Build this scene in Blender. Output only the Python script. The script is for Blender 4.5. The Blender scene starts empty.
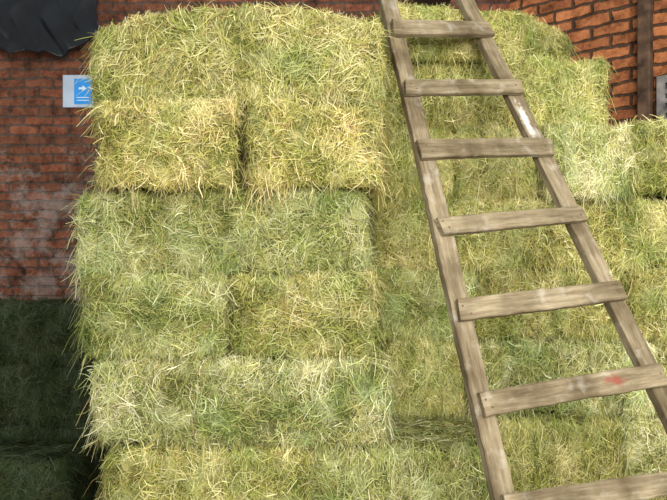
import bpy, math, numpy as np
from mathutils import Vector, Matrix

scene = bpy.context.scene
col = scene.collection
scene.view_settings.view_transform = 'Standard'

def lin(c):
    return tuple(((v/255)/12.92 if v/255 <= .04045 else ((v/255+.055)/1.055)**2.4) for v in c)

# ---------------------------------------------------------------- materials
def new_mat(name):
    m = bpy.data.materials.new(name); m.use_nodes = True
    nt = m.node_tree; b = nt.nodes['Principled BSDF']
    b.inputs['Roughness'].default_value = .85
    b.inputs['Specular IOR Level'].default_value = .2
    return m, nt, b
def N(nt, t, **k):
    n = nt.nodes.new(t)
    for a, v in k.items(): setattr(n, a, v)
    return n
def ramp(nt, stops):
    r = nt.nodes.new('ShaderNodeValToRGB'); e = r.color_ramp.elements
    while len(e) < len(stops): e.new(.5)
    for i, (p, c) in enumerate(stops):
        e[i].position = p; e[i].color = (*lin(c), 1)
    return r
def mixc(nt, mode='MIX', fac=None):
    n = nt.nodes.new('ShaderNodeMix'); n.data_type = 'RGBA'; n.blend_type = mode
    if fac is not None: n.inputs[0].default_value = fac
    return n

def mat_hay():
    m, nt, b = new_mat('hay_strands')
    a = N(nt, 'ShaderNodeAttribute', attribute_name='Col')
    oi = N(nt, 'ShaderNodeObjectInfo')
    tc = N(nt, 'ShaderNodeTexCoord')
    va = N(nt, 'ShaderNodeVectorMath', operation='ADD')
    nt.links.new(tc.outputs['Object'], va.inputs[0]); nt.links.new(oi.outputs['Location'], va.inputs[1])
    no = N(nt, 'ShaderNodeTexNoise'); no.inputs['Scale'].default_value = 5; no.inputs['Detail'].default_value = 5
    nt.links.new(va.outputs[0], no.inputs['Vector'])
    n2 = N(nt, 'ShaderNodeTexNoise'); n2.inputs['Scale'].default_value = 9; n2.inputs['Detail'].default_value = 6
    nt.links.new(va.outputs[0], n2.inputs['Vector'])
    mr = N(nt, 'ShaderNodeMapRange'); mr.inputs[1].default_value = .50; mr.inputs[2].default_value = .70; mr.inputs[3].default_value = 0; mr.inputs[4].default_value = .42
    nt.links.new(n2.outputs['Fac'], mr.inputs[0])
    pm = mixc(nt); nt.links.new(mr.outputs[0], pm.inputs[0]); nt.links.new(a.outputs['Color'], pm.inputs[6])
    pm.inputs[7].default_value = (*lin((222, 220, 176)), 1)
    x = mixc(nt, 'MULTIPLY', 1)
    nt.links.new(pm.outputs[2], x.inputs[6]); nt.links.new(oi.outputs['Color'], x.inputs[7])
    r = ramp(nt, [(.32, (215, 228, 198)), (.5, (245, 245, 230)), (.68, (255, 249, 240))])
    nt.links.new(no.outputs['Fac'], r.inputs[0])
    y = mixc(nt, 'MULTIPLY', 1)
    nt.links.new(x.outputs[2], y.inputs[6]); nt.links.new(r.outputs[0], y.inputs[7])
    nt.links.new(y.outputs[2], b.inputs['Base Color'])
    b.inputs['Roughness'].default_value = .75
    tr = N(nt, 'ShaderNodeBsdfTranslucent'); nt.links.new(y.outputs[2], tr.inputs['Color'])
    ms = N(nt, 'ShaderNodeMixShader'); ms.inputs[0].default_value = .22
    out = nt.nodes['Material Output']
    nt.links.new(b.outputs[0], ms.inputs[1]); nt.links.new(tr.outputs[0], ms.inputs[2]); nt.links.new(ms.outputs[0], out.inputs['Surface'])
    return m
def mat_wood(name, spot=None):
    m, nt, b = new_mat(name)
    tc = N(nt, 'ShaderNodeTexCoord'); mp = N(nt, 'ShaderNodeMapping'); mp.inputs['Scale'].default_value = (3, 34, 34)
    oi = N(nt, 'ShaderNodeObjectInfo')
    va = N(nt, 'ShaderNodeVectorMath', operation='ADD')
    nt.links.new(tc.outputs['Object'], mp.inputs[0]); nt.links.new(mp.outputs[0], va.inputs[0]); nt.links.new(oi.outputs['Location'], va.inputs[1])
    no = N(nt, 'ShaderNodeTexNoise'); no.inputs['Scale'].default_value = 1.6; no.inputs['Detail'].default_value = 9; no.inputs['Roughness'].default_value = .72
    nt.links.new(va.outputs[0], no.inputs['Vector'])
    r = ramp(nt, [(.28, (96, 84, 64)), (.5, (142, 128, 102)), (.72, (176, 164, 138))])
    nt.links.new(no.outputs['Fac'], r.inputs[0])
    v2 = N(nt, 'ShaderNodeVectorMath', operation='ADD')
    nt.links.new(tc.outputs['Object'], v2.inputs[0]); nt.links.new(oi.outputs['Location'], v2.inputs[1])
    n3 = N(nt, 'ShaderNodeTexNoise'); n3.inputs['Scale'].default_value = 6; n3.inputs['Detail'].default_value = 6
    nt.links.new(v2.outputs[0], n3.inputs['Vector'])
    r3 = ramp(nt, [(.32, (172, 164, 150)), (.62, (255, 253, 248))]); nt.links.new(n3.outputs['Fac'], r3.inputs[0])
    m3 = mixc(nt, 'MULTIPLY', 1); nt.links.new(r.outputs[0], m3.inputs[6]); nt.links.new(r3.outputs[0], m3.inputs[7])
    n2 = N(nt, 'ShaderNodeTexNoise'); n2.inputs['Scale'].default_value = 13; n2.inputs['Detail'].default_value = 6
    nt.links.new(v2.outputs[0], n2.inputs['Vector'])
    r2 = ramp(nt, [(.58, (0, 0, 0)), (.72, (155, 155, 155))]); nt.links.new(n2.outputs['Fac'], r2.inputs[0])
    x = mixc(nt); nt.links.new(r2.outputs[0], x.inputs[0]); nt.links.new(m3.outputs[2], x.inputs[6])
    x.inputs[7].default_value = (*lin((202, 197, 180)), 1)
    out = x.outputs[2]
    if spot:
        pos, scl, colr, st = spot
        mpp = N(nt, 'ShaderNodeMapping'); mpp.vector_type = 'POINT'
        mpp.inputs['Location'].default_value = tuple(-p*s for p, s in zip(pos, scl)); mpp.inputs['Scale'].default_value = scl
        nt.links.new(tc.outputs['Object'], mpp.inputs[0])
        ln = N(nt, 'ShaderNodeVectorMath', operation='LENGTH'); nt.links.new(mpp.outputs[0], ln.inputs[0])
        nn = N(nt, 'ShaderNodeTexNoise'); nn.inputs['Scale'].default_value = 45; nn.inputs['Detail'].default_value = 5; nt.links.new(tc.outputs['Object'], nn.inputs['Vector'])
        ad = N(nt, 'ShaderNodeMath', operation='MULTIPLY_ADD'); ad.inputs[1].default_value = 2.2; ad.inputs[2].default_value = -1.1
        nt.links.new(nn.outputs['Fac'], ad.inputs[0])
        a2 = N(nt, 'ShaderNodeMath', operation='ADD'); nt.links.new(ad.outputs[0], a2.inputs[0]); nt.links.new(ln.outputs['Value'], a2.inputs[1])
        rr = N(nt, 'ShaderNodeMapRange'); rr.inputs[1].default_value = .4; rr.inputs[2].default_value = 1.0; rr.inputs[3].default_value = st; rr.inputs[4].default_value = 0
        nt.links.new(a2.outputs[0], rr.inputs[0])
        z = mixc(nt); nt.links.new(rr.outputs[0], z.inputs[0]); nt.links.new(out, z.inputs[6])
        z.inputs[7].default_value = (*lin(colr), 1); out = z.outputs[2]
    nt.links.new(out, b.inputs['Base Color'])
    bp = N(nt, 'ShaderNodeBump'); bp.inputs['Strength'].default_value = .8; bp.inputs['Distance'].default_value = .005
    nt.links.new(no.outputs['Fac'], bp.inputs['Height']); nt.links.new(bp.outputs[0], b.inputs['Normal'])
    return m
def mat_brick(name, c1, c2, mortar, stain, k=1.0, joint=.012, depth=.6):
    m, nt, b = new_mat(name)
    tc = N(nt, 'ShaderNodeTexCoord')
    nw = N(nt, 'ShaderNodeTexNoise'); nw.inputs['Scale'].default_value = 8; nw.inputs['Detail'].default_value = 6
    nt.links.new(tc.outputs['Object'], nw.inputs['Vector'])
    sc = N(nt, 'ShaderNodeVectorMath', operation='SCALE'); sc.inputs[3].default_value = .05
    nt.links.new(nw.outputs['Color'], sc.inputs[0])
    ad = N(nt, 'ShaderNodeVectorMath', operation='ADD'); nt.links.new(sc.outputs[0], ad.inputs[0]); nt.links.new(tc.outputs['Object'], ad.inputs[1])
    sp = N(nt, 'ShaderNodeSeparateXYZ'); cb = N(nt, 'ShaderNodeCombineXYZ')
    nt.links.new(ad.outputs[0], sp.inputs[0])
    nt.links.new(sp.outputs['X'], cb.inputs[0]); nt.links.new(sp.outputs['Z'], cb.inputs[1])
    br = N(nt, 'ShaderNodeTexBrick'); br.inputs['Scale'].default_value = 1
    br.inputs['Brick Width'].default_value = .225*k; br.inputs['Row Height'].default_value = .073*k
    br.inputs['Mortar Size'].default_value = joint; br.inputs['Mortar Smooth'].default_value = .6
    br.inputs['Color1'].default_value = (*lin(c1), 1); br.inputs['Color2'].default_value = (*lin(c2), 1)
    br.inputs['Mortar'].default_value = (*lin(mortar), 1)
    nt.links.new(cb.outputs[0], br.inputs['Vector'])
    n1 = N(nt, 'ShaderNodeTexNoise'); n1.inputs['Scale'].default_value = 8; n1.inputs['Detail'].default_value = 9; n1.inputs['Roughness'].default_value = .78
    nt.links.new(tc.outputs['Object'], n1.inputs['Vector'])
    r1 = ramp(nt, [(.36, (112, 102, 94)), (.5, (212, 206, 200)), (.62, (255, 255, 255))]); nt.links.new(n1.outputs['Fac'], r1.inputs[0])
    x = mixc(nt, 'MULTIPLY', 1); nt.links.new(br.outputs['Color'], x.inputs[6]); nt.links.new(r1.outputs[0], x.inputs[7])
    out = x.outputs[2]
    if stain:
        n2 = N(nt, 'ShaderNodeTexNoise'); n2.inputs['Scale'].default_value = 3.4; n2.inputs['Detail'].default_value = 10; n2.inputs['Roughness'].default_value = .78
        nt.links.new(tc.outputs['Object'], n2.inputs['Vector'])
        mr = N(nt, 'ShaderNodeMapRange'); mr.inputs[1].default_value = 2.6; mr.inputs[2].default_value = 2.0
        mr.inputs[3].default_value = -.14; mr.inputs[4].default_value = .07
        nt.links.new(sp.outputs['Z'], mr.inputs[0])
        a2 = N(nt, 'ShaderNodeMath', operation='ADD'); nt.links.new(n2.outputs['Fac'], a2.inputs[0]); nt.links.new(mr.outputs[0], a2.inputs[1])
        r2 = ramp(nt, [(.53, (0, 0, 0)), (.64, (200, 200, 200))]); nt.links.new(a2.outputs[0], r2.inputs[0])
        y = mixc(nt); nt.links.new(r2.outputs[0], y.inputs[0]); nt.links.new(out, y.inputs[6])
        y.inputs[7].default_value = (*lin((158, 146, 136)), 1); out = y.outputs[2]
    nt.links.new(out, b.inputs['Base Color'])
    bp = N(nt, 'ShaderNodeBump'); bp.inputs['Strength'].default_value = depth; bp.inputs['Distance'].default_value = .014; bp.invert = True
    nt.links.new(br.outputs['Fac'], bp.inputs['Height'])
    b2 = N(nt, 'ShaderNodeBump'); b2.inputs['Strength'].default_value = .7; b2.inputs['Distance'].default_value = .02
    nt.links.new(n1.outputs['Fac'], b2.inputs['Height']); nt.links.new(bp.outputs[0], b2.inputs['Normal'])
    nt.links.new(b2.outputs[0], b.inputs['Normal'])
    return m
def mat_plain(name, c, rough=.8, noise=.25, scale=8, metal=0):
    m, nt, b = new_mat(name)
    tc = N(nt, 'ShaderNodeTexCoord'); no = N(nt, 'ShaderNodeTexNoise'); no.inputs['Scale'].default_value = scale; no.inputs['Detail'].default_value = 5
    nt.links.new(tc.outputs['Object'], no.inputs['Vector'])
    lo = tuple(v*(1-noise) for v in c); hi = tuple(min(255, v*(1+noise*.5)) for v in c)
    r = ramp(nt, [(.3, lo), (.7, hi)]); nt.links.new(no.outputs['Fac'], r.inputs[0])
    nt.links.new(r.outputs[0], b.inputs['Base Color'])
    b.inputs['Roughness'].default_value = rough; b.inputs['Metallic'].default_value = metal
    return m

M_HAY = mat_hay()
M_WOOD = mat_wood('weathered_wood')
M_WOODR = mat_wood('weathered_wood_red_mark', ((.16, -.014, .004), (22, 28, 42), (150, 58, 50), .6))
M_WOODW = mat_wood('weathered_wood_pale_patch', ((.72, -.02, .012), (8, 20, 50), (218, 214, 206), .85))
M_NAIL = mat_plain('rusty_nail', (100, 84, 68), .7)

def mesh_obj(name, verts, faces, mats, parent=None, loc=None, smooth=False):
    me = bpy.data.meshes.new(name); me.from_pydata([tuple(v) for v in verts], [], faces); me.update()
    for m in mats: me.materials.append(m)
    if smooth:
        for p in me.polygons: p.use_smooth = True
    o = bpy.data.objects.new(name, me); col.objects.link(o)
    if parent: o.parent = parent
    if loc: o.location = loc
    return o
def tag(o, label, cat, group=None, kind=None):
    o['label'] = label; o['category'] = cat
    if group: o['group'] = group
    if kind: o['kind'] = kind

# ---------------------------------------------------------------- hay bale
PAL = np.array([lin(c) for c in [(98, 104, 52), (150, 155, 84), (190, 189, 114), (216, 208, 144), (248, 240, 200), (180, 154, 106)]])
def make_bale(seed, L, W, H, density, arch=None):
    rng = np.random.default_rng(seed)
    half = np.array([L, W, H])/2; r = .045
    K = rng.normal(0, 1, (10, 3))*np.array([8]*3); PH = rng.uniform(0, 6.28, 10)
    K2 = rng.normal(0, 1, (12, 3))*26; PH2 = rng.uniform(0, 6.28, 12)
    ax = 0 if L >= W else 1
    def f1(p): return np.sin(p@K.T+PH).sum(1)/10
    def f2(p): return np.sin(p@K2.T+PH2).sum(1)/12
    def surf(p):
        inn = np.clip(p, -(half-r), half-r); d = p-inn
        n = d/np.maximum(np.linalg.norm(d, axis=1, keepdims=True), 1e-9)
        q = inn+n*(r-.012)
        a = q[:, ax]+.02*f1(q*.7)
        bulge = .012*np.cos(np.clip(q[:, 2]/half[2], -1, 1)*math.pi/2)*(np.abs(n[:, 2]) < .9)
        disp = .042*f1(q)+.036*f2(q)-.012*np.abs(np.cos(a*math.pi/.1))**6+bulge
        return q+n*disp[:, None], n
    V = []; F = []; off = 0
    for A in range(3):
        B, C = (A+1) % 3, (A+2) % 3
        for s in (-1, 1):
            nb = max(3, int(2*half[B]/.03)); nc = max(3, int(2*half[C]/.03))
            u, v = np.meshgrid(np.linspace(-half[B], half[B], nb+1), np.linspace(-half[C], half[C], nc+1), indexing='ij')
            P = np.zeros((u.size, 3)); P[:, A] = s*half[A]; P[:, B] = u.ravel(); P[:, C] = v.ravel()
            q, n = surf(P); V.append(q)
            i, j = np.meshgrid(np.arange(nb), np.arange(nc), indexing='ij')
            a = (i*(nc+1)+j).ravel()+off
            f = np.stack([a, a+nc+1, a+nc+2, a+1], 1)
            if s < 0: f = f[:, ::-1]
            F.append(f); off += len(P)
    V = np.concatenate(V); F = np.concatenate(F); ncore = len(V)
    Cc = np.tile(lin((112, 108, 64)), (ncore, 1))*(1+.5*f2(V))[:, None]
    SV = []; SC = []
    jobs = []
    for A in range(3):
        for s in (-1, 1):
            B, C = (A+1) % 3, (A+2) % 3
            w = 1.0
            if A == 2: w = .4 if s > 0 else .15
            jobs.append((A, s, 4*half[B]*half[C]*w*density, 0))
            if A != 2: jobs.append((A, s, 2*half[1-A]*1100, 1))
            if A == 0: jobs.append((A, s, 2*half[1]*650, 2))
    for A, s, cnt_, mode in jobs:
        n_ = int(cnt_); B, C = (A+1) % 3, (A+2) % 3
        P = np.zeros((n_, 3)); P[:, A] = s*half[A]
        if mode != 1:
            P[:, B] = rng.uniform(-1, 1, n_)*half[B]; P[:, C] = rng.uniform(-1, 1, n_)*half[C]
        else:
            o_ = 1-A
            m_ = max(3, int(2*half[o_]*12)); cent = rng.uniform(-1, 1, m_)*half[o_]
            P[:, o_] = np.clip(cent[rng.integers(0, m_, n_)]+rng.normal(0, .035, n_), -half[o_], half[o_])
            P[:, 2] = half[2]*np.where(rng.random(n_) < .45, rng.uniform(.75, 1, n_), -rng.uniform(.6, .98, n_))
        q, n = surf(P)
        e1 = np.zeros(3); e1[B] = 1
        t1 = e1-n*(n@e1)[:, None]; t1 /= np.maximum(np.linalg.norm(t1, axis=1, keepdims=True), 1e-6)
        t2 = np.cross(n, t1)
        if mode == 0:
            th = 2.6*f1(q*1.6+3)*3+rng.normal(0, .8, n_)
            T = t1*np.cos(th)[:, None]+t2*np.sin(th)[:, None]
        else:
            T = np.zeros((n_, 3)); T[:, 2] = -1; T[:, 0] = rng.normal(0, .6, n_); T[:, 1] = rng.normal(0, .6, n_)
            T -= n*(T*n).sum(1)[:, None]; T /= np.maximum(np.linalg.norm(T, axis=1, keepdims=True), 1e-6)
        fl = rng.random(n_)
        PO = (.05, .14, 1.0)[mode]
        outc = np.where(fl < PO, rng.uniform(.3, .85, n_), rng.normal(.03, .10, n_))
        D = T+n*outc[:, None]; D /= np.linalg.norm(D, axis=1, keepdims=True)
        ln = np.clip(rng.lognormal(math.log((.064, .068, .070)[mode]), .40, n_), .025, .135)
        wd = rng.uniform(.0007, .0016, n_)*np.where(rng.random(n_) < .10, 1.6, 1)
        h0 = rng.uniform(-.003, .016, n_)*np.where(fl < PO, .6, 1)
        side = np.cross(D, n); side /= np.maximum(np.linalg.norm(side, axis=1, keepdims=True), 1e-6)
        tw = rng.normal(0, .45, n_)
        side = side*np.cos(tw)[:, None]+n*np.sin(tw)[:, None]
        bend = rng.normal(0, .28, n_)
        sd = np.cross(D, n)
        c0 = q+n*h0[:, None]
        for k, t in enumerate((-.5, -.17, .17, .5)):
            cc = c0+D*(ln*t)[:, None]+sd*(bend*ln*(t*t*4-.5)*.5)[:, None]
            cc = cc-n*((t*t)*ln*.16*np.where(fl < PO, 0, 1))[:, None]
            cc[:, 2] -= np.where(fl < PO, (t+.5)**2*ln*.4, 0)
            cc = cc+D*(ln*np.where(fl < PO, .45, 0))[:, None]
            ww = (.6 if k in (0, 3) else 1)
            SV.append((cc-side*(wd*ww)[:, None], cc+side*(wd*ww)[:, None], k))
        clump = f1(q*1.1+1.7)*1.5+f2(q)*1.2
        z = clump+rng.normal(0, 1.0, n_)+(.15 if mode == 0 else .4)
        idx = np.digitize(z, [-1.2, -.35, .45, 1.15])
        idx = np.where(rng.random(n_) < .08, 5, idx)
        c = PAL[idx]*rng.uniform(.78, 1.18, n_)[:, None]
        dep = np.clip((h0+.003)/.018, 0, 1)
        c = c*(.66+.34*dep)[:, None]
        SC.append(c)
    allv = [V]; allc = [Cc]; allf = [F]; base = ncore
    for g in range(len(SC)):
        seg = SV[g*4:(g+1)*4]; n_ = len(SC[g])
        arr = np.zeros((n_, 8, 3))
        for a, b_, k in seg:
            arr[:, 2*k] = a; arr[:, 2*k+1] = b_
        allv.append(arr.reshape(-1, 3)); allc.append(np.repeat(SC[g], 8, axis=0))
        st = base+np.arange(n_)*8
        for k in range(3):
            allf.append(np.stack([st+2*k, st+2*k+1, st+2*k+3, st+2*k+2], 1))
        base += n_*8
    V = np.concatenate(allv); C_ = np.concatenate(allc); F = np.concatenate(allf)
    if arch:
        u = V[:, 0]/half[0]; w = np.clip((V[:, 2]+half[2])/(2*half[2]), 0, 1.2)
        V[:, 2] += w*np.interp(u, [a for a, _ in arch], [b_ for _, b_ in arch])
    me = bpy.data.meshes.new('hay_bale')
    me.vertices.add(len(V)); me.vertices.foreach_set('co', V.astype(np.float32).ravel())
    me.loops.add(F.size); me.loops.foreach_set('vertex_index', F.astype(np.int32).ravel())
    me.polygons.add(len(F)); me.polygons.foreach_set('loop_start', (np.arange(len(F))*4).astype(np.int32))
    me.polygons.foreach_set('loop_total', np.full(len(F), 4, np.int32))
    me.update(calc_edges=True)
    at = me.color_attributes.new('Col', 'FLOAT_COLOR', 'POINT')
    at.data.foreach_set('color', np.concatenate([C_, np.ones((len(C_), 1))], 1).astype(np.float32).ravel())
    me.materials.append(M_HAY)
    return me

VAR = {}
DEN = 20000
VAR['L'] = [(1.2, .5, .35, make_bale(11+i, 1.2, .5, .35, DEN)) for i in range(3)]
VAR['E'] = [(.56, .9, .35, make_bale(31+i, .56, .9, .35, DEN)) for i in range(3)]
VAR['M'] = [(.9, .5, .35, make_bale(51+i, .9, .5, .35, DEN)) for i in range(2)]
VAR['T'] = [(1.2, .5, .35, make_bale(71, 1.2, .5, .35, DEN, [(-1.1, -.08), (-.85, -.035), (-.55, .02), (-.2, .035), (.3, .03), (.7, .0), (1.1, -.03)]))]
VAR['S'] = [(.7, .5, .35, make_bale(81, .7, .5, .35, DEN, [(-1.1, .0), (-.3, .03), (.3, .0), (.7, -.06), (1.1, -.13)]))]
rg = np.random.default_rng(5)
cnt = {k: 0 for k in VAR}
LAB = {'green': 'rectangular bale of green meadow hay in the tall stack',
       'straw': 'pale yellow straw-coloured hay bale with loose stalks in the stack',
       'mid': 'yellow-green compressed hay bale with frayed edges in the stack',
       'pale': 'pale whitish-green dry hay bale in the stepped stack',
       'dark': 'grey-green hay bale by the brick wall, shade painted into its tint'}
TINT = {'green': (.93, 1.0, .95), 'straw': (1.15, 1.08, .98), 'mid': (1.03, 1.03, .90), 'pale': (1.12, 1.16, 1.28), 'dark': (.13, .18, .19)}  # dark entry: corner shade painted into the tint, over mouldy green hay
def bale(typ, x0, x1, yf, dep, z0, z1, tint='mid', rz=0, ry=0, gain=1.0):
    L, W, H, me = VAR[typ][cnt[typ] % len(VAR[typ])]; cnt[typ] += 1
    o = bpy.data.objects.new('hay_bale', me); col.objects.link(o)
    o.location = ((x0+x1)/2, yf+dep/2+rg.uniform(-.012, .012), (z0+z1)/2)
    o.scale = ((x1-x0)/L, dep/W, (z1-z0)/H)
    flip = math.pi if (rg.random() < .5 and typ not in 'TS') else 0
    if tint != 'dark': ry += rg.normal(0, .6)
    o.rotation_euler = (0, math.radians(ry)*(-1 if flip else 1), math.radians(rz+rg.normal(0, 1.2))+flip)
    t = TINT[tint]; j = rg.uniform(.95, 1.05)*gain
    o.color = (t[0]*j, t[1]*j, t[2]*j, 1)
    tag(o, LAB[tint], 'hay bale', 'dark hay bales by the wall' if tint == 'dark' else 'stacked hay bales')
    return o

R = [0, .35, .70, 1.05, 1.40, 1.75, 2.10, 2.45]
bale('T', -.99, .20, 2.66, .5, R[6], R[7]+.02, 'mid')
bale('E', -.975, -.415, 2.60, .95, R[5]-.002, R[6], 'straw', 0, .8)
bale('E', -.350, .17, 2.59, .95, R[5]-.002, R[6]-.005, 'straw', 1, .5)
bale('L', -1.06, .15, 2.65, .5, R[4], R[5], 'green')
bale('E', -1.02, -.435, 2.65, .95, R[3], R[4]+.005, 'green')
bale('E', -.43, .17, 2.64, .95, R[3], R[4]+.005, 'mid')
bale('L', -.97, .22, 2.60, .5, R[2], R[3]+.005, 'pale')
bale('M', -.90, -.08, 2.56, .5, R[1], R[2]+.008, 'mid')
bale('M', -.09, .66, 2.58, .5, R[1], R[2]+.008, 'green')
bale('L', -.85, .20, 2.54, .5, 0, R[1], 'green')
bale('M', .21, 1.0, 2.58, .5, 0, R[1], 'mid')
for z in (6, 4, 2, 1, 0):
    bale('L', -.96, .17, 3.26, .44, R[z], R[z+1], 'mid')
def row(y, z, items, dep=.5, dz=0):
    for typ, a, b_, t in items:
        bale(typ, a, b_, y, dep, R[z]+dz, R[z+1]+dz+.003, t, gain=1.14)
row(3.22, 6, [('M', .22, .93, 'mid'), ('E', .945, 1.365, 'mid')])
row(3.22, 5, [('E', .22, .60, 'mid'), ('E', .61, 1.02, 'mid')])
row(3.13, 5, [('E', 1.03, 1.45, 'pale')], dz=.005)
row(3.21, 5, [('M', 1.465, 2.2, 'mid')], dz=.04)
row(3.19, 4, [('M', .20, 1.06, 'mid'), ('L', 1.07, 2.2, 'mid')])
row(3.18, 3, [('E', .20, .70, 'green'), ('M', .71, 1.45, 'mid'), ('M', 1.46, 2.2, 'mid')])
row(3.10, 2, [('E', .26, .62, 'mid'), ('L', .63, 1.60, 'pale'), ('M', 1.61, 2.2, 'mid')])
row(3.02, 1, [('M', .67, 1.35, 'mid'), ('M', 1.36, 2.2, 'pale')])
row(3.10, 0, [('M', .30, 1.35, 'green'), ('M', 1.36, 2.2, 'mid')])
bale('M', .22, .92, 3.16, .42, R[7]-.02, R[7]+.24, 'mid', 7, gain=1.12)
bale('S', .84, 1.40, 3.78, .5, R[7]+.0, R[7]+.42, 'mid', -4, gain=1.1)
for z in range(0, 7):
    bale('L', .24, 1.40, 3.80, .46, R[z], R[z+1], 'mid')
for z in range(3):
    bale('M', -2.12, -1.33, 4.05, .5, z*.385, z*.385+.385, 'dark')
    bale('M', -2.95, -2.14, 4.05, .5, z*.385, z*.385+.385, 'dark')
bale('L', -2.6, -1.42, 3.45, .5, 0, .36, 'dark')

# ---------------------------------------------------------------- ladder
lad = bpy.data.objects.new('wooden_ladder', None); col.objects.link(lad)
tag(lad, 'homemade weathered wooden ladder with plank rungs leaning on hay bales', 'ladder')
L0 = Vector((.552, 2.12, .699)); L6 = Vector((.276, 2.93, 2.495))
R0 = Vector((1.287, 2.30, .727)); R6 = Vector((.703, 3.11, 2.551))
def PL(t): return L0.lerp(L6, t/6)
def PR(t): return R0.lerp(R6, t/6)
base = (PL(-2.35)+PR(-2.35))/2; base.z = 0
lad.location = base
nrm = (PR(3)-PL(3)).cross(PL(6)-PL(0)).normalized()
if nrm.y > 0: nrm = -nrm
def board(name, A, B, width, thick, normal, mat, seed, nails=None):
    rng = np.random.default_rng(seed)
    X = (B-A).normalized(); Y = (-normal).normalized(); Y = (Y-X*X.dot(Y)).normalized(); Z = X.cross(Y)
    Ln = (B-A).length; n = max(10, int(Ln/.035)); bv = .004
    w, t = width/2, thick/2
    prof = [(-t+bv, -w), (t-bv, -w), (t, -w+bv), (t, w-bv), (t-bv, w), (-t+bv, w), (-t, w-bv), (-t, -w+bv)]
    ph = rng.uniform(0, 6.28, 5); verts = []; faces = []
    sk = rng.normal(0, .006, 2)
    for i in range(n+1):
        x = -Ln/2+Ln*i/n
        dz = .002*math.sin(x*4+ph[0])
        k = 1+.035*math.sin(x*5+ph[2])
        e = [rng.normal(0, .0012), rng.normal(0, .0012)]
        for j, (a, c) in enumerate(prof):
            xx = x+((sk[0 if i == 0 else 1]*c/w+rng.normal(0, .002)) if i in (0, n) else 0)
            verts.append((xx, a, c*k+dz+(e[0] if c < 0 else e[1])))
    for i in range(n):
        for j in range(8):
            a = i*8+j; b_ = i*8+(j+1) % 8
            faces.append((a, b_, b_+8, a+8))
    faces.append(tuple(range(7, -1, -1))); faces.append(tuple(n*8+j for j in range(8)))
    nf = len(faces)
    if nails:
        for (nx, nz) in nails:
            s = len(verts)
            for lay, rr in ((-t-.0003, .0042), (-t-.0018, .003)):
                for q in range(8):
                    an = q*math.pi/4; verts.append((nx+rr*math.cos(an), lay, nz+rr*math.sin(an)))
            for q in range(8): faces.append((s+q, s+(q+1) % 8, s+8+(q+1) % 8, s+8+q))
            faces.append(tuple(s+8+q for q in range(8)))
    o = mesh_obj(name, verts, faces, [mat, M_NAIL], parent=lad)
    for p in o.data.polygons[nf:]: p.material_index = 1
    M = Matrix((X, Y, Z)).transposed().to_4x4(); M.translation = (A+B)/2-base
    o.matrix_local = M
    return o
o = board('rail', PL(-2.33), PL(7.15), .076, .042, nrm, M_WOOD, 1); o['label'] = 'long rough-sawn wooden side rail'
o = board('rail', PR(-2.36), PR(7.0), .076, .042, nrm, M_WOODW, 2); o['label'] = 'long wooden side rail with a worn white patch'
ext = {6: .03, 5: .035, 4: .035, 3: .025, 2: .025, 1: .02, 0: .02}
tl = {0: -.13, 1: .87, 2: 1.9, 3: 2.93, 4: 3.98, 5: 4.92, 6: 5.93}
tr_ = {0: -.1, 1: .97, 2: 1.97, 3: 2.97, 4: 3.95, 5: 4.92, 6: 5.93}
for t in range(-2, 7):
    a, b_ = PL(tl.get(t, t)), PR(tr_.get(t, t)); d = (b_-a).normalized(); e = ext.get(t, .03)
    off = nrm*.036
    w = {6: .084, 5: .074, 4: .088, 3: .070, 2: .080, 1: .084}.get(t, .078)
    A = a-d*e+off; B = b_+d*e+off; hl = (B-A).length/2
    rr = np.random.default_rng(70+t); g = lambda: rr.normal(0, .004)
    board('rung', A, B, w, .028, nrm, M_WOODR if t == 1 else M_WOOD, 90+t,
          nails=[(-hl+e-.005+g(), .012+g()), (-hl+e+.012+g(), -.014+g()), (hl-e+g(), g())])

# ---------------------------------------------------------------- building
def box(name, x0, x1, y0, y1, z0, z1, mat, parent=None):
    v = [(x, y, z) for x in (x0, x1) for y in (y0, y1) for z in (z0, z1)]
    f = [(0, 1, 3, 2), (4, 6, 7, 5), (0, 4, 5, 1), (2, 3, 7, 6), (0, 2, 6, 4), (1, 5, 7, 3)]
    return mesh_obj(name, v, f, [mat], parent=parent)
MB1 = mat_brick('brick_back', (152, 94, 68), (114, 76, 58), (98, 84, 74), True)
MB2 = mat_brick('brick_side', (208, 134, 84), (164, 102, 66), (92, 72, 56), False, 1.18, .014, 1.0)
ang = math.radians(-42)
w = box('wall_back', -4.2, 1.45, 0, .2, 0, 4.2, MB1); w.location = (0, 5.0, 0)
tag(w, 'old red-brown brick wall with pale lime stains', 'wall', kind='structure')
w = box('wall_right', 0, 3.2, 0, .2, 0, 4.2, MB2); w.location = (1.25, 5.1, 0); w.rotation_euler = (0, 0, ang)
tag(w, 'orange-brown brick wall beyond the hay stack', 'wall', kind='structure')
fl = box('floor', -4.2, 4.5, -2.5, 6.2, -.1, 0, mat_plain('dusty_concrete', (120, 110, 85), .9, .3, 3))
tag(fl, 'dusty concrete barn floor with hay chaff', 'floor', kind='structure')

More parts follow.
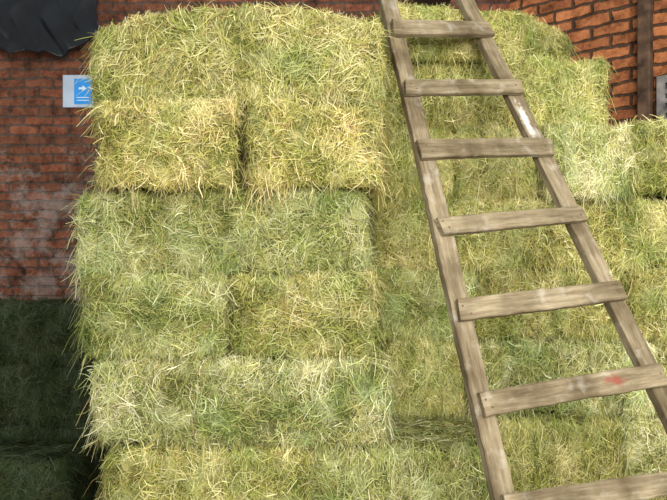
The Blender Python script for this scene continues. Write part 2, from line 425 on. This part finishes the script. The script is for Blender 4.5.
MDW = mat_plain('dark_timber', (88, 68, 52), .85, .45, 12)
post = box('timber_post', 1.10, 1.18, -.08, 0, 0, 4.1, MDW)
post.location = (1.25, 5.1, 0); post.rotation_euler = (0, 0, ang)
bm = post.modifiers.new('b', 'BEVEL'); bm.width = .008; bm.segments = 2
tag(post, 'dark brown timber post standing against the brick wall', 'post')
MG = mat_plain('grey_painted_metal', (122, 118, 112), .8, .35, 14); MDK = mat_plain('dark_glass', (58, 60, 60), .3, .2, 4)
win = bpy.data.objects.new('window_1', None); col.objects.link(win)
win.location = (1.25, 5.1, 0); win.rotation_euler = (0, 0, ang)
tag(win, 'grey louvred window in the brick wall', 'window', kind='structure')
S0, S1, Z0, Z1 = 1.21, 1.85, 2.0, 2.64
for (a, b_, c, d) in ((S0, S1, Z1-.05, Z1), (S0, S1, Z0, Z0+.05), (S0, S0+.05, Z0+.05, Z1-.05), (S1-.05, S1, Z0+.05, Z1-.05)):
    box('window_frame', a, b_, -.04, -.001, c, d, MG, win)
box('glass_pane', S0+.05, S1-.05, -.012, -.002, Z0+.05, Z1-.05, MDK, win)
for i in range(8):
    z = Z0+.08+i*.063
    box('louvre', S0+.05, S1-.05, -.035, -.02, z, z+.03, MG, win)

sg = bpy.data.objects.new('wall_sign', None); col.objects.link(sg); sg.location = (-1.965, 4.99, 2.72)
tag(sg, 'small pale grey notice with a blue panel on the wall', 'sign')
MW = mat_plain('pale_board', (176, 190, 204), .6, .08, 6); MBL = mat_plain('blue_print', (50, 145, 220), .5, .06, 6); MWW = mat_plain('white_print', (205, 222, 235), .5, .05, 6)
sp = box('sign_board', -.115, .125, -.012, .008, -.125, .125, MW, sg)
sp.modifiers.new('b', 'BEVEL').width = .004
box('blue_panel', -.025, .112, -.015, -.0125, -.10, .095, MBL, sg)
mesh_obj('printed_mark', [(x+.04, -.0165, z+.02) for x, z in ((-.03, -.008), (.0, -.008), (.0, -.024), (.03, .0), (.0, .024), (.0, .008), (-.03, .008))], [tuple(range(7))], [MWW], parent=sg)
for z in (-.05, -.072):
    box('printed_line', -.005, .09, -.0165, -.0155, z-.003, z+.003, MWW, sg)

MBK = mat_plain('black_plastic', (24, 27, 30), .36, .3, 5)
nx, nz = 110, 70; vs = []; fs = []
for i in range(nx+1):
    u = i/nx; x = -3.1+1.37*u
    zb = 3.10-.15*math.sin(min(1, max(0, (u-.32)/.68))*math.pi)**.8+.022*math.sin(u*21+1)+.012*math.sin(u*47)
    for j in range(nz+1):
        v = j/nz; z = 4.0+(zb-4.0)*v
        f = (x+2.3)*.8+(z-3.6)
        y = 4.965-.13*math.sin(math.pi*.5*v)**2-.035*v*abs(math.sin(f*8+1.3*math.sin(x*6)))-.025*abs(math.sin((x*1.3-z*.9)*10+math.sin(z*8)))*v-.012*math.sin(x*31+z*17)*v
        vs.append((x+.03*math.sin(z*7), y, z))
for i in range(nx):
    for j in range(nz):
        a = i*(nz+1)+j; fs.append((a, a+1, a+nz+2, a+nz+1))
tp = mesh_obj('plastic_sheet', vs, fs, [MBK], smooth=True)
tp.modifiers.new('s', 'SOLIDIFY').thickness = .004
tag(tp, 'sagging folded black plastic sheet hanging against the brick wall', 'tarp')

bmn = box('vent_block', .62, .88, 4.6, 5.0, 3.36, 3.6, MDK)  # added dark block standing in for a small vent opening
bmn.modifiers.new('b', 'BEVEL').width = .01
tag(bmn, 'dark block standing in for a vent opening in the brick wall', 'beam')

# ---------------------------------------------------------------- light
def area(name, loc, tgt, sx, sy, e, c):
    l = bpy.data.lights.new(name, 'AREA'); l.shape = 'RECTANGLE'; l.size = sx; l.size_y = sy; l.energy = e; l.color = c
    o = bpy.data.objects.new(name, l); col.objects.link(o); o.location = loc
    o.rotation_euler = (Vector(tgt)-Vector(loc)).to_track_quat('-Z', 'Y').to_euler()
area('doorway_light', (1.3, -1.8, 2.9), (.3, 3, 1.4), 3.4, 2.6, 410, (1, .98, .95))
wd = bpy.data.worlds.new('World'); scene.world = wd; wd.use_nodes = True
wd.node_tree.nodes['Background'].inputs[0].default_value = (.94, .97, 1, 1)
wd.node_tree.nodes['Background'].inputs[1].default_value = .78

# ---------------------------------------------------------------- camera
cd = bpy.data.cameras.new('Camera'); cam = bpy.data.objects.new('Camera', cd); col.objects.link(cam)
cd.sensor_width = 36; cd.lens = 35; cd.clip_start = .05
cam.location = (0, 0, 1.5); cam.rotation_euler = (math.radians(90), 0, 0)
scene.camera = cam
